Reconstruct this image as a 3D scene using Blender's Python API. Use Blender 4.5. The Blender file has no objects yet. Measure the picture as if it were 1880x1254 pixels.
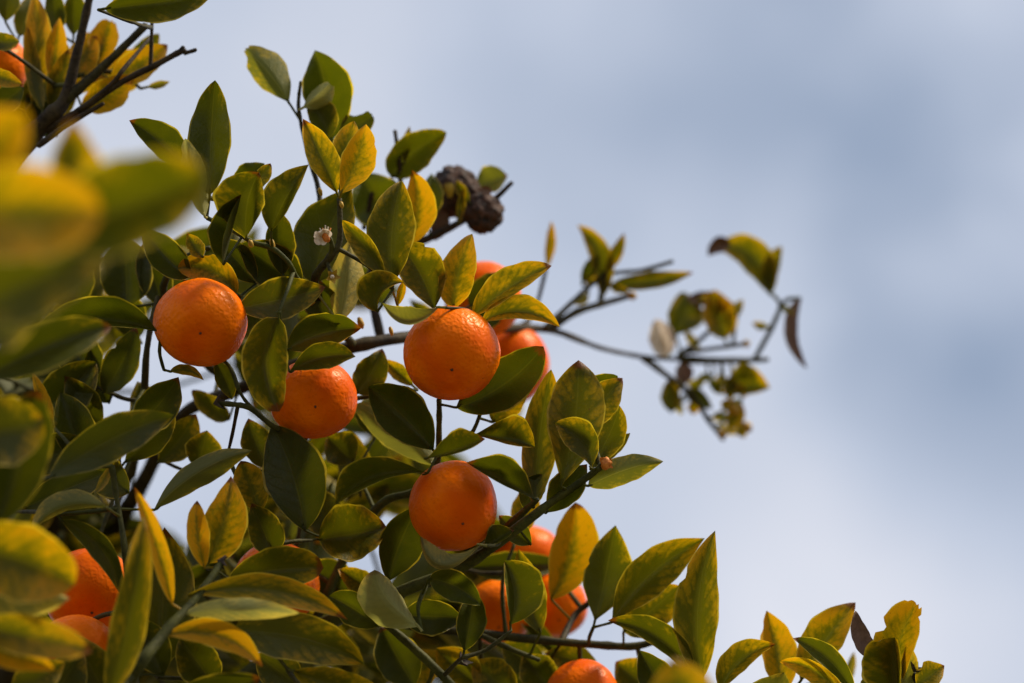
import bpy, math, random
from mathutils import Vector, Matrix, noise

random.seed(7)
scene = bpy.context.scene
col = scene.collection
R = math.radians

# ------------------------------------------------------------------ camera
PITCH, FOCUS, LENS = 30.0, 1.30, 85.0
CAM = Vector((0, 0, 1.6))
FWD = Vector((0, math.cos(R(PITCH)), math.sin(R(PITCH))))
UP = Vector((0, -math.sin(R(PITCH)), math.cos(R(PITCH))))
RIGHT = Vector((1, 0, 0))
cam = bpy.data.cameras.new('camera')
cam_o = bpy.data.objects.new('camera', cam)
col.objects.link(cam_o)
cam_o.location = CAM
cam_o.rotation_euler = (R(90 + PITCH), 0, 0)
cam.lens, cam.sensor_width = LENS, 36
cam.clip_start, cam.clip_end = 0.02, 6000
cam.dof.use_dof = True
cam.dof.focus_distance = FOCUS
cam.dof.aperture_fstop = 3.4
cam.dof.aperture_blades = 9
scene.camera = cam_o

# ------------------------------------------------------------------ light
SUN_VIEW = Vector((0.56, 0.72, -0.30))      # right, up, towards the viewer
SUN = (RIGHT * SUN_VIEW.x + UP * SUN_VIEW.y - FWD * SUN_VIEW.z).normalized()
sl = bpy.data.lights.new('sun', 'SUN')
sl.energy, sl.angle, sl.color = 4.4, R(10), (1.0, 0.87, 0.68)
so = bpy.data.objects.new('sun', sl)
col.objects.link(so)
so.rotation_euler = SUN.to_track_quat('Z', 'Y').to_euler()

scene.view_settings.view_transform = 'Standard'
scene.view_settings.look = 'None'
scene.view_settings.exposure = 0.32
scene.view_settings.gamma = 1.0
scene.view_settings.use_curve_mapping = False

K = 36.0 / LENS / 1880.0                   # metres per pixel of the 1880 wide frame at 1 m


def P(px, py, z=0.0):
    """Point seen at (px, py), z cm behind the plane of focus."""
    d = FOCUS + z / 100.0
    return CAM + FWD * d + RIGHT * ((px - 940) * K * d) + UP * ((627 - py) * K * d)


def project(p):
    v = p - CAM
    d = v.dot(FWD)
    return 940 + v.dot(RIGHT) / (K * d), 627 - v.dot(UP) / (K * d), d


world = bpy.data.worlds.new('World')
scene.world = world
world.use_nodes = True
wn = world.node_tree


def N(nt, t, **kw):
    n = nt.nodes.new(t)
    for k, v in kw.items():
        setattr(n, k, v)
    return n


def setin(nt, sock, v):
    if hasattr(v, 'is_output'):
        nt.links.new(v, sock)
    elif v is not None:
        sock.default_value = v


def M(nt, op, a, b=None, c=None, clamp=False):
    n = N(nt, 'ShaderNodeMath', operation=op, use_clamp=clamp)
    for i, v in enumerate((a, b, c)):
        if v is not None:
            setin(nt, n.inputs[i], v)
    return n.outputs[0]


def ramp(nt, x, lo, hi, a=0.0, b=1.0, kind='SMOOTHSTEP'):
    n = N(nt, 'ShaderNodeMapRange', interpolation_type=kind)
    for i, v in enumerate((x, lo, hi, a, b)):
        setin(nt, n.inputs[i], v)
    return n.outputs[0]


def mixc(nt, f, a, b, mode='MIX'):
    n = N(nt, 'ShaderNodeMix', data_type='RGBA', blend_type=mode, clamp_factor=True)
    setin(nt, n.inputs[0], f)
    for i, v in ((6, a), (7, b)):
        if isinstance(v, tuple) and len(v) == 3:
            v = v + (1,)
        setin(nt, n.inputs[i], v)
    return n.outputs[2]


def build_sky():
    nt = wn
    nt.nodes.clear()
    out = N(nt, 'ShaderNodeOutputWorld')
    bg = N(nt, 'ShaderNodeBackground')
    bg.inputs['Strength'].default_value = 0.1
    sky = N(nt, 'ShaderNodeTexSky', sky_type='NISHITA', sun_disc=False)
    sky.sun_elevation = math.asin(SUN.z)
    sky.sun_rotation = math.atan2(SUN.x, SUN.y)
    tc = N(nt, 'ShaderNodeTexCoord')
    d = tc.outputs['Generated']

    def nz(scale, detail, off):
        mp = N(nt, 'ShaderNodeMapping')
        mp.inputs['Location'].default_value = off
        nt.links.new(d, mp.inputs['Vector'])
        n = N(nt, 'ShaderNodeTexNoise')
        n.inputs['Scale'].default_value = scale
        n.inputs['Detail'].default_value = detail
        n.inputs['Roughness'].default_value = 0.45
        nt.links.new(mp.outputs[0], n.inputs['Vector'])
        return n.outputs['Fac']
    big = nz(4.5, 2.0, (3.1, 0.4, 1.7))
    small = nz(13.0, 3.0, (0.3, 5.4, 2.7))
    val = M(nt, 'MULTIPLY_ADD', big, 0.32, M(nt, 'MULTIPLY', small, 0.17))
    # the soft masses of cloud and the bluer thin places between them
    for px, py, rad, w in ((1250, 190, 560, -.10), (1500, 330, 320, -.03), (1890, 780, 480, -.17), (1640, 700, 300, -.02),
                           (1950, 240, 360, -.06), (1560, 1160, 400, .13), (60, 500, 800, .11)):
        v = (P(px, py) - CAM).normalized()
        n = N(nt, 'ShaderNodeVectorMath', operation='DISTANCE')
        nt.links.new(d, n.inputs[0])
        n.inputs[1].default_value = v
        wob = M(nt, 'MULTIPLY_ADD', small, 0.07, n.outputs['Value'])
        val = M(nt, 'ADD', val, ramp(nt, wob, 0.05, 0.05 + rad * K * 1.15, w, 0.0))
    f = ramp(nt, val, 0.02, 0.47, 0.0, 1.0, 'LINEAR')
    cr = N(nt, 'ShaderNodeValToRGB')
    e = cr.color_ramp
    e.elements[0].position, e.elements[0].color = 0.0, (1.95, 2.6, 3.75, 1)
    e.elements[1].position, e.elements[1].color = 1.0, (6.95, 7.0, 7.55, 1)
    m = e.elements.new(0.45)
    m.color = (4.4, 4.9, 5.95, 1)
    nt.links.new(f, cr.inputs[0])
    c = mixc(nt, 0.93, sky.outputs[0], cr.outputs[0])
    nt.links.new(c, bg.inputs['Color'])
    nt.links.new(bg.outputs[0], out.inputs[0])


build_sky()


# ------------------------------------------------------------------ materials
def new_mat(name):
    m = bpy.data.materials.new(name)
    m.use_nodes = True
    m.node_tree.nodes.clear()
    return m, m.node_tree


def tex_noise(nt, vec, scale, detail=2.0, rough=0.5, w=None):
    n = N(nt, 'ShaderNodeTexNoise', noise_dimensions='4D' if w is not None else '3D')
    n.inputs['Scale'].default_value = scale
    n.inputs['Detail'].default_value = detail
    n.inputs['Roughness'].default_value = rough
    if vec is not None:
        nt.links.new(vec, n.inputs['Vector'])
    if w is not None:
        setin(nt, n.inputs['W'], w)
    return n.outputs['Fac']


def leaf_material():
    m, nt = new_mat('citrus_leaf')
    out = N(nt, 'ShaderNodeOutputMaterial')
    uv = N(nt, 'ShaderNodeUVMap', uv_map='UVMap').outputs[0]
    sx = N(nt, 'ShaderNodeSeparateXYZ')
    nt.links.new(uv, sx.inputs[0])
    u, v = sx.outputs[0], sx.outputs[1]
    oi = N(nt, 'ShaderNodeObjectInfo')
    oc = N(nt, 'ShaderNodeSeparateColor')
    nt.links.new(oi.outputs['Color'], oc.inputs[0])
    yel, bri, seed, pale = oc.outputs[0], oc.outputs[1], oc.outputs[2], oi.outputs['Alpha']
    geo = N(nt, 'ShaderNodeNewGeometry')
    isl = geo.outputs['Random Per Island']
    w = M(nt, 'MULTIPLY_ADD', seed, 57.0, M(nt, 'MULTIPLY', isl, 31.0))
    yel = M(nt, 'ADD', yel, M(nt, 'MULTIPLY_ADD', isl, 0.24, -0.12))
    vs = M(nt, 'MULTIPLY_ADD', v, 2.0, -1.0)
    s = M(nt, 'ABSOLUTE', vs)
    mp = N(nt, 'ShaderNodeMapping')
    mp.inputs['Scale'].default_value = (2.2, 1.0, 1.0)
    nt.links.new(uv, mp.inputs[0])
    q = mp.outputs[0]
    n1 = tex_noise(nt, q, 2.3, 2.0, 0.5, w)
    n2 = tex_noise(nt, q, 8.0, 3.0, 0.6, w)
    n3 = tex_noise(nt, q, 30.0, 2.0, 0.6, w)
    # side veins leave the midrib at a slant
    ph = M(nt, 'ADD', M(nt, 'MULTIPLY_ADD', u, 9.0, M(nt, 'MULTIPLY', s, -2.2)),
           M(nt, 'MULTIPLY', n2, 0.9))
    ph = M(nt, 'ADD', ph, M(nt, 'MULTIPLY', M(nt, 'GREATER_THAN', vs, 0.0), 0.43))
    tri = M(nt, 'ABSOLUTE', M(nt, 'MULTIPLY_ADD', M(nt, 'FRACT', ph), 2.0, -1.0))
    vein = ramp(nt, tri, 0.45, 1.0)
    veinl = ramp(nt, tri, 0.90, 1.0)
    mid = ramp(nt, s, 0.0, 0.34, 1.0, 0.0)
    rib = ramp(nt, s, 0.015, 0.05, 1.0, 0.0)
    edge = ramp(nt, M(nt, 'MULTIPLY_ADD', n2, 0.03, s), 0.925, 0.962)
    # mottling: yellow between the veins, first at margin and tip
    fld = M(nt, 'MULTIPLY_ADD', n1, 0.84, M(nt, 'MULTIPLY', n2, 0.60))
    fld = M(nt, 'ADD', fld, M(nt, 'MULTIPLY', M(nt, 'POWER', s, 1.6), M(nt, 'MULTIPLY_ADD', isl, 0.40, 0.06)))
    fld = M(nt, 'ADD', fld, M(nt, 'MULTIPLY', M(nt, 'POWER', u, 3.0), 0.34))
    fld = M(nt, 'SUBTRACT', fld, M(nt, 'MULTIPLY', vein, 0.10))
    fld = M(nt, 'SUBTRACT', fld, M(nt, 'MULTIPLY', mid, 0.20))
    thr = M(nt, 'MULTIPLY_ADD', yel, -1.05, 1.47)
    ym = ramp(nt, fld, M(nt, 'ADD', thr, -0.18), M(nt, 'ADD', thr, 0.24))
    ym2 = ramp(nt, fld, M(nt, 'ADD', thr, 0.10), M(nt, 'ADD', thr, 0.42))
    green = mixc(nt, n1, (0.035, 0.050, 0.004), (0.096, 0.099, 0.005))
    green = mixc(nt, ramp(nt, yel, 0.1, 0.9), green, (0.125, 0.116, 0.005))
    yellow = mixc(nt, n2, (0.26, 0.185, 0.005), (0.40, 0.250, 0.006))
    base = mixc(nt, ym, green, yellow)
    base = mixc(nt, M(nt, 'MULTIPLY', ym2, 0.8), base, (0.56, 0.27, 0.008))
    base = mixc(nt, M(nt, 'MULTIPLY', veinl, 0.12), base, (0.10, 0.10, 0.012))
    base = mixc(nt, M(nt, 'MULTIPLY', rib, 0.28), base, (0.17, 0.165, 0.035))
    base = mixc(nt, M(nt, 'MULTIPLY', edge, ramp(nt, n1, 0.35, 0.62, 0.30, 0.90)), base, (0.62, 0.47, 0.08))  # yellow margin, with the bright rim highlight painted into its colour
    # small scars
    spot = ramp(nt, tex_noise(nt, q, 19.0, 1.0, 0.4, w), 0.70, 0.75)
    base = mixc(nt, M(nt, 'MULTIPLY', spot, 0.6), base, (0.10, 0.055, 0.015))
    pl = mixc(nt, n2, (0.29, 0.27, 0.085), (0.48, 0.42, 0.16))
    pl = mixc(nt, M(nt, 'MULTIPLY', vein, 0.35), pl, (0.16, 0.165, 0.04))
    pl = mixc(nt, M(nt, 'MULTIPLY', veinl, 0.4), pl, (0.48, 0.45, 0.22))
    base = mixc(nt, M(nt, 'MULTIPLY', pale, 0.9), base, pl)
    # browned tips on some leaves
    tipb = M(nt, 'MULTIPLY', ramp(nt, M(nt, 'MULTIPLY_ADD', n2, 0.10, u), 0.955, 1.0), ramp(nt, seed, 0.55, 0.6))
    base = mixc(nt, tipb, base, (0.16, 0.055, 0.012))
    under = mixc(nt, 0.65, base, mixc(nt, ym, (0.15, 0.155, 0.050), (0.36, 0.28, 0.055)))
    under = mixc(nt, M(nt, 'MULTIPLY', rib, 0.55), under, (0.24, 0.22, 0.07))
    colr = mixc(nt, geo.outputs['Backfacing'], base, under)
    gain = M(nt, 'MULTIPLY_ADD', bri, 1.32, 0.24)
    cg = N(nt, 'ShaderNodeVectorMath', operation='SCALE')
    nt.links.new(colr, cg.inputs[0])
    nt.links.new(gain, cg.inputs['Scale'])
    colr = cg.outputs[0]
    pr = N(nt, 'ShaderNodeBsdfPrincipled')
    nt.links.new(colr, pr.inputs['Base Color'])
    rough = M(nt, 'MULTIPLY_ADD', n2, 0.22, M(nt, 'MULTIPLY_ADD', geo.outputs['Backfacing'], 0.22, 0.32))
    nt.links.new(rough, pr.inputs['Roughness'])
    pr.inputs['Specular IOR Level'].default_value = 0.36
    h = M(nt, 'MULTIPLY_ADD', n3, 0.35, M(nt, 'MULTIPLY', n2, 1.0))
    h = M(nt, 'SUBTRACT', h, M(nt, 'MULTIPLY', veinl, 0.45))
    h = M(nt, 'SUBTRACT', h, M(nt, 'MULTIPLY', rib, 0.5))
    bm = N(nt, 'ShaderNodeBump')
    bm.inputs['Strength'].default_value = 0.45
    bm.inputs['Distance'].default_value = 0.0012
    nt.links.new(h, bm.inputs['Height'])
    nt.links.new(bm.outputs[0], pr.inputs['Normal'])
    tr = N(nt, 'ShaderNodeBsdfTranslucent')
    tcol = mixc(nt, 1.0, colr, mixc(nt, pale, (1.65, 1.60, 0.28), (1.2, 1.2, 0.9)), 'MULTIPLY')
    nt.links.new(tcol, tr.inputs['Color'])
    mx = N(nt, 'ShaderNodeMixShader')
    mx.inputs[0].default_value = 0.40
    nt.links.new(pr.outputs[0], mx.inputs[1])
    nt.links.new(tr.outputs[0], mx.inputs[2])
    nt.links.new(mx.outputs[0], out.inputs[0])
    return m


def dry_material():
    m, nt = new_mat('dry_leaf')
    out = N(nt, 'ShaderNodeOutputMaterial')
    g = N(nt, 'ShaderNodeTexCoord').outputs['Object']
    n = tex_noise(nt, g, 260, 3, 0.6)
    c = mixc(nt, n, (0.075, 0.035, 0.022), (0.26, 0.15, 0.10))
    pr = N(nt, 'ShaderNodeBsdfPrincipled')
    nt.links.new(c, pr.inputs['Base Color'])
    pr.inputs['Roughness'].default_value = 0.75
    bm = N(nt, 'ShaderNodeBump')
    bm.inputs['Distance'].default_value = 0.001
    nt.links.new(n, bm.inputs['Height'])
    nt.links.new(bm.outputs[0], pr.inputs['Normal'])
    nt.links.new(pr.outputs[0], out.inputs[0])
    return m


def bark_material():
    m, nt = new_mat('twig_bark')
    out = N(nt, 'ShaderNodeOutputMaterial')
    oi = N(nt, 'ShaderNodeObjectInfo')
    oc = N(nt, 'ShaderNodeSeparateColor')
    nt.links.new(oi.outputs['Color'], oc.inputs[0])
    g = N(nt, 'ShaderNodeTexCoord').outputs['Object']
    n = tex_noise(nt, g, 90, 4, 0.6)
    n2 = tex_noise(nt, g, 520, 3, 0.6)
    nn = M(nt, 'MULTIPLY_ADD', n, 0.6, M(nt, 'MULTIPLY', n2, 0.4))
    brown = mixc(nt, ramp(nt, nn, 0.3, 0.7), (0.011, 0.007, 0.004), (0.060, 0.038, 0.020))
    green = mixc(nt, ramp(nt, nn, 0.3, 0.7), (0.026, 0.034, 0.004), (0.080, 0.085, 0.012))
    f = M(nt, 'ADD', oc.outputs[0], M(nt, 'MULTIPLY_ADD', n, 0.5, -0.25), clamp=True)
    c = mixc(nt, f, brown, green)
    pr = N(nt, 'ShaderNodeBsdfPrincipled')
    nt.links.new(c, pr.inputs['Base Color'])
    pr.inputs['Roughness'].default_value = 0.68
    pr.inputs['Specular IOR Level'].default_value = 0.2
    bm = N(nt, 'ShaderNodeBump')
    bm.inputs['Strength'].default_value = 0.8
    bm.inputs['Distance'].default_value = 0.0012
    nt.links.new(nn, bm.inputs['Height'])
    nt.links.new(bm.outputs[0], pr.inputs['Normal'])
    nt.links.new(pr.outputs[0], out.inputs[0])
    return m


def rind_material():
    m, nt = new_mat('mandarin_rind')
    out = N(nt, 'ShaderNodeOutputMaterial')
    oi = N(nt, 'ShaderNodeObjectInfo')
    g = N(nt, 'ShaderNodeTexCoord').outputs['Object']
    w = M(nt, 'MULTIPLY', oi.outputs['Random'], 40.0)
    big = tex_noise(nt, g, 45, 2, 0.5, w)
    midn = tex_noise(nt, g, 260, 2, 0.5, w)
    vo = N(nt, 'ShaderNodeTexVoronoi', feature='SMOOTH_F1')
    vo.inputs['Scale'].default_value = 430
    vo.inputs['Smoothness'].default_value = 0.6
    wv = N(nt, 'ShaderNodeVectorMath', operation='ADD')
    nt.links.new(g, wv.inputs[0])
    cb = N(nt, 'ShaderNodeCombineXYZ')
    for i in range(3):
        nt.links.new(M(nt, 'MULTIPLY', midn, 0.003), cb.inputs[i])
    nt.links.new(cb.outputs[0], wv.inputs[1])
    nt.links.new(wv.outputs[0], vo.inputs['Vector'])
    pore = vo.outputs['Distance']
    c = mixc(nt, ramp(nt, big, 0.3, 0.7), (0.72, 0.094, 0.0004), (0.88, 0.172, 0.0007))
    c = mixc(nt, ramp(nt, pore, 0.02, 0.35, 0.28, 0.0), c, (0.50, 0.070, 0.0004))
    sp = ramp(nt, tex_noise(nt, g, 330, 1, 0.3, w), 0.79, 0.81)
    c = mixc(nt, M(nt, 'MULTIPLY', sp, 0.8), c, (0.14, 0.035, 0.008))
    pr = N(nt, 'ShaderNodeBsdfPrincipled')
    nt.links.new(c, pr.inputs['Base Color'])
    pr.inputs['Roughness'].default_value = 0.36
    pr.inputs['Specular IOR Level'].default_value = 0.17
    pr.inputs['Specular Tint'].default_value = (1.0, 0.62, 0.30, 1)
    pr.inputs['Subsurface Weight'].default_value = 0.04
    pr.inputs['Subsurface Radius'].default_value = (1.0, 0.35, 0.1)
    pr.inputs['Subsurface Scale'].default_value = 0.003
    h = M(nt, 'MULTIPLY', M(nt, 'MULTIPLY_ADD', pore, 0.9, M(nt, 'MULTIPLY', midn, 1.0)), ramp(nt, big, 0.3, 0.65, 0.45, 1.15))
    bm = N(nt, 'ShaderNodeBump')
    bm.inputs['Strength'].default_value = 0.36
    bm.inputs['Distance'].default_value = 0.0013
    nt.links.new(h, bm.inputs['Height'])
    nt.links.new(bm.outputs[0], pr.inputs['Normal'])
    nt.links.new(pr.outputs[0], out.inputs[0])
    return m


def simple_material(name, a, b, scale=300, rough=0.6, trans=0.0):
    m, nt = new_mat(name)
    out = N(nt, 'ShaderNodeOutputMaterial')
    g = N(nt, 'ShaderNodeTexCoord').outputs['Object']
    n = tex_noise(nt, g, scale, 3, 0.6)
    c = mixc(nt, ramp(nt, n, 0.3, 0.7), a, b)
    pr = N(nt, 'ShaderNodeBsdfPrincipled')
    nt.links.new(c, pr.inputs['Base Color'])
    pr.inputs['Roughness'].default_value = rough
    bm = N(nt, 'ShaderNodeBump')
    bm.inputs['Strength'].default_value = 0.6
    bm.inputs['Distance'].default_value = 0.3 / scale
    nt.links.new(n, bm.inputs['Height'])
    nt.links.new(bm.outputs[0], pr.inputs['Normal'])
    if trans:
        tr = N(nt, 'ShaderNodeBsdfTranslucent')
        nt.links.new(c, tr.inputs['Color'])
        mx = N(nt, 'ShaderNodeMixShader')
        mx.inputs[0].default_value = trans
        nt.links.new(pr.outputs[0], mx.inputs[1])
        nt.links.new(tr.outputs[0], mx.inputs[2])
        nt.links.new(mx.outputs[0], out.inputs[0])
    else:
        nt.links.new(pr.outputs[0], out.inputs[0])
    return m


MAT = dict(
    leaf=leaf_material(), dry=dry_material(), bark=bark_material(), rind=rind_material(),
    calyx=simple_material('green_calyx', (0.05, 0.06, 0.01), (0.15, 0.14, 0.04), 500),
    dark=simple_material('dried_calyx', (0.012, 0.008, 0.006), (0.05, 0.03, 0.018), 500, 0.8),
    scar=simple_material('stylar_scar', (0.05, 0.012, 0.003), (0.16, 0.035, 0.006), 900, 0.7),
    petal=simple_material('wilted_petal', (0.55, 0.42, 0.30), (0.80, 0.72, 0.60), 500, 0.6, 0.3),
    anther=simple_material('orange_anther', (0.50, 0.13, 0.012), (0.68, 0.24, 0.03), 700, 0.6),
    bud=simple_material('yellow_bud', (0.30, 0.16, 0.012), (0.50, 0.30, 0.02), 500, 0.55),
    rot=simple_material('withered_rind', (0.008, 0.005, 0.004), (0.085, 0.036, 0.020), 260, 0.8),
    rotspot=simple_material('withered_flesh', (0.30, 0.18, 0.01), (0.50, 0.34, 0.02), 200, 0.6),
    soil=simple_material('dry_grass_ground', (0.07, 0.055, 0.03), (0.13, 0.12, 0.045), 3.0, 0.95),
)


# ------------------------------------------------------------------ mesh helpers
def mesh_from(name, verts, faces, mat, uvs=None, smooth=True):
    me = bpy.data.meshes.new(name)
    me.from_pydata([tuple(v) for v in verts], [], faces)
    if uvs is not None:
        lay = me.uv_layers.new(name='UVMap')
        flat = []
        for f in faces:
            for i in f:
                flat.extend(uvs[i])
        lay.data.foreach_set('uv', flat)
    if smooth:
        me.polygons.foreach_set('use_smooth', [True] * len(faces))
    me.materials.append(mat)
    me.update()
    return me


def link(name, me, parent=None, loc=None):
    o = bpy.data.objects.new(name, me)
    col.objects.link(o)
    if loc is not None:
        o.location = loc
    o.parent = parent
    return o


def tag(o, label, cat, group=None, kind=None):
    if label:
        o['label'] = label
    if cat:
        o['category'] = cat
    if group:
        o['group'] = group
    if kind:
        o['kind'] = kind
    return o


def smooth_path(pts, sub=5):
    """Catmull-Rom through (Vector, radius)."""
    if len(pts) < 3:
        a, b = pts[0], pts[-1]
        return [(a[0].lerp(b[0], i / 4), a[1] + (b[1] - a[1]) * i / 4) for i in range(5)]
    res = []
    n = len(pts)
    for i in range(n - 1):
        p0 = pts[max(i - 1, 0)][0]
        p1, p2 = pts[i][0], pts[i + 1][0]
        p3 = pts[min(i + 2, n - 1)][0]
        for k in range(sub):
            t = k / sub
            t2, t3 = t * t, t * t * t
            p = 0.5 * ((2 * p1) + (p2 - p0) * t + (2 * p0 - 5 * p1 + 4 * p2 - p3) * t2 + (3 * p1 - p0 - 3 * p2 + p3) * t3)
            res.append((p, pts[i][1] + (pts[i + 1][1] - pts[i][1]) * t))
    res.append(pts[-1])
    return res


def tube(path, ns=8, jitter=0.10, rnd=None, cap=True):
    rnd = rnd or random
    verts, faces = [], []
    ref = Vector((0.31, 0.77, 0.55))
    n = len(path)
    for i, (p, r) in enumerate(path):
        a = path[max(i - 1, 0)][0]
        b = path[min(i + 1, n - 1)][0]
        t = (b - a)
        t = t.normalized() if t.length > 1e-9 else Vector((0, 0, 1))
        s = t.cross(ref)
        s = s.normalized() if s.length > 1e-6 else t.orthogonal().normalized()
        q = t.cross(s)
        rr = r * (1 + rnd.uniform(-jitter, jitter))
        for k in range(ns):
            an = 2 * math.pi * k / ns
            verts.append(p + (s * math.cos(an) + q * math.sin(an)) * rr * (1 + rnd.uniform(-jitter, jitter) * 0.5))
    for i in range(n - 1):
        for k in range(ns):
            k2 = (k + 1) % ns
            faces.append((i * ns + k, i * ns + k2, (i + 1) * ns + k2, (i + 1) * ns + k))
    if cap:
        for i, flip in ((0, True), (n - 1, False)):
            c = len(verts)
            p, r = path[i]
            tdir = (path[1][0] - path[0][0]) if i == 0 else (path[-2][0] - path[-1][0])
            tdir = tdir.normalized() if tdir.length > 1e-9 else Vector((0, 0, 1))
            verts.append(p - tdir * r * 0.6)
            for k in range(ns):
                k2 = (k + 1) % ns
                f = (c, i * ns + k2, i * ns + k)
                faces.append(f if flip else f[::-1])
    return verts, faces


# ------------------------------------------------------------------ ground
def build_ground():
    verts, faces = [], []
    rings = [0, 2, 4, 7, 12, 25, 60, 150, 500, 2500]
    seg = 48
    for r in rings:
        for k in range(seg):
            a = 2 * math.pi * k / seg
            x, y = r * math.cos(a), r * math.sin(a)
            z = 0.06 * noise.noise(Vector((x * 0.6, y * 0.6, 0))) if 0 < r < 100 else 0
            verts.append((x, y, z))
    for i in range(len(rings) - 1):
        for k in range(seg):
            k2 = (k + 1) % seg
            faces.append((i * seg + k, (i + 1) * seg + k, (i + 1) * seg + k2, i * seg + k2))
    o = link('ground', mesh_from('ground', verts, faces, MAT['soil']))
    o['kind'] = 'structure'


build_ground()

# ------------------------------------------------------------------ tree
T0 = Vector((-0.62, 1.62, 0.0))
tree = bpy.data.objects.new('citrus_tree', None)
col.objects.link(tree)
tree.location = T0
tag(tree, 'citrus tree with green and yellowing leaves filling the left of the picture', 'tree')

SAMPLES = []        # (point, branch object)


def add_branch(pts, green=0.2, name='branch', ns=8, jitter=0.10):
    """pts: (px, py, z cm, radius px) or (Vector, radius m)."""
    path = []
    for p in pts:
        if isinstance(p[0], Vector):
            path.append((p[0], p[1]))
        else:
            path.append((P(p[0], p[1], p[2]), p[3] * K * (FOCUS + p[2] / 100)))
    sp = smooth_path(path)
    v, f = tube([(p - T0, r) for p, r in sp], ns, jitter)
    o = link(name, mesh_from(name, v, f, MAT['bark']), tree)
    o.color = (green, 0, 0, 1)
    for p, r in sp:
        SAMPLES.append((p, o))
    return o


def nearest(p, maxd=9e9, min_d=0.0):
    best, bd = None, maxd
    for q, o in SAMPLES:
        d = (q - p).length
        if min_d <= d < bd:
            best, bd = (q, o), d
    return best, bd


# trunk and limbs (below and left of the frame), then the branches in view
V = Vector
fork = P(-420, 1750, 32)
add_branch([(T0 + V((0, 0, -.05)), .060), (T0 + V((.02, .02, .5)), .050), (T0 + V((-.02, 0, 1.1)), .043), (fork, .036)],
           0.0, 'trunk', 12, .08)
add_branch([(fork, .030), (P(-150, 1500, 30), .022), (P(60, 1180, 28), .013), (P(215, 960, 25), .0065), (P(265, 880, 20), .0050),
            (P(330, 765, 14), .0038), (P(440, 714, 10), .0036), (P(550, 668, 9), .0040), (P(650, 636, 8), .0038),
            (P(760, 617, 10), .0035), (P(900, 604, 16), .0035), (P(1010, 606, 22), .0024), (P(1100, 638, 26), .0016),
            (P(1180, 655, 28), .0015), (P(1250, 660, 29), .0013)], 0.08)
add_branch([(fork, .030), (P(-500, 1200, 20), .024), (P(-250, 700, 14), .017), (P(-60, 380, 9), .011), (P(75, 230, 7), .0054),
            (P(118, 185, 7), .0041), (P(138, 110, 7), .0028), (P(155, 40, 7), .0025), (P(172, -40, 7), .0024)], 0.05)
add_branch([(118, 186, 7, 12), (165, 145, 7, 9), (215, 98, 7, 8), (268, 46, 7, 7)], 0.3)
add_branch([(85, 240, 7, 8), (150, 200, 6.5, 7), (225, 150, 6, 6), (285, 120, 6, 6), (325, 98, 6, 6), (340, 92, 6, 5)], 0.0)
add_branch([(325, 100, 6, 5), (334, 90, 6, 4.5), (337, 86, 6, 4)], 0.0, 'spur')
add_branch([(338, 98, 6, 4), (352, 94, 6, 4), (360, 91, 6, 3.5)], 0.0, 'spur')
add_branch([(276, 124, 6, 4.5), (278, 80, 6, 4), (279, 36, 6, 3)], 0.0, 'thorn')
add_branch([(70, 268, 6, 6), (130, 225, 6, 6), (190, 190, 6, 3.5)], 0.0)
add_branch([(150, 200, 6, 6), (205, 155, 6, 5), (226, 128, 6, 4), (275, 70, 8, 3)], 0.0)
# central lower branch that carries the leaf rosette
add_branch([(P(-150, 1500, 30), .016), (P(200, 1420, 18), .011), (P(430, 1265, 12), .0075), (P(570, 1160, 6), .0048), (P(740, 1085, 2), .0036),
            (P(850, 1040, 1), .0031), (P(960, 962, 0), .0027), (P(1012, 922, 0), .0024), (P(1062, 888, -.5), .0020),
            (P(1102, 858, -.8), .0017)], 0.75)
add_branch([(850, 1038, 1.5, 8), (905, 990, 2, 8), (950, 950, 1, 7), (987, 916, 0, 5)], 0.6)
add_branch([(570, 1160, 6, 9), (640, 1010, 7, 9), (700, 925, 5, 8), (762, 902, 4, 7), (800, 860, 3.5, 6), (806, 790, 2.5, 6), (806, 735, 2, 5)], 0.85)
add_branch([(806, 830, 3, 5), (862, 800, 2, 4), (885, 750, 2, 3.5)], 0.8, 'twig')
# twigs over fruit one
add_branch([(650, 634, 8, 8), (600, 575, 4, 7), (578, 515, 1, 8), (606, 472, 0, 8), (624, 440, 0, 6), (623, 365, 0, 5)], 0.35)
add_branch([(606, 474, 0, 6), (610, 452, -.3, 5), (605, 436, -.5, 4)], 0.7, 'twig')
add_branch([(600, 575, 4, 6), (548, 515, 1, 5), (530, 482, 0, 5), (500, 456, 0, 5), (465, 445, 0, 5), (430, 425, 0, 4), (380, 400, 0, 4)], 0.9)
add_branch([(440, 714, 10, 9), (350, 640, 8, 8), (300, 540, 5, 7), (330, 480, 2, 6), (385, 455, 1, 5)], 0.5)
add_branch([(585, 560, 4, 6), (588, 420, 6, 5), (585, 350, 7, 5), (568, 290, 7, 5), (552, 222, 7, 4), (548, 190, 7, 4), (552, 150, 7, 3)], 0.25)
# twig with the dark star-shaped calyx
add_branch([(570, 820, 4, 6), (500, 782, 0, 5), (465, 752, -.5, 6), (435, 743, -.5, 5), (400, 741, -.5, 5)], 0.6)
add_branch([(436, 748, -.3, 4), (428, 790, 1, 3.5), (418, 835, 2, 3)], 0.0, 'twig')
add_branch([(470, 755, -.5, 4), (450, 735, -.5, 3.5), (438, 715, -.5, 3)], 0.5, 'twig')
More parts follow.
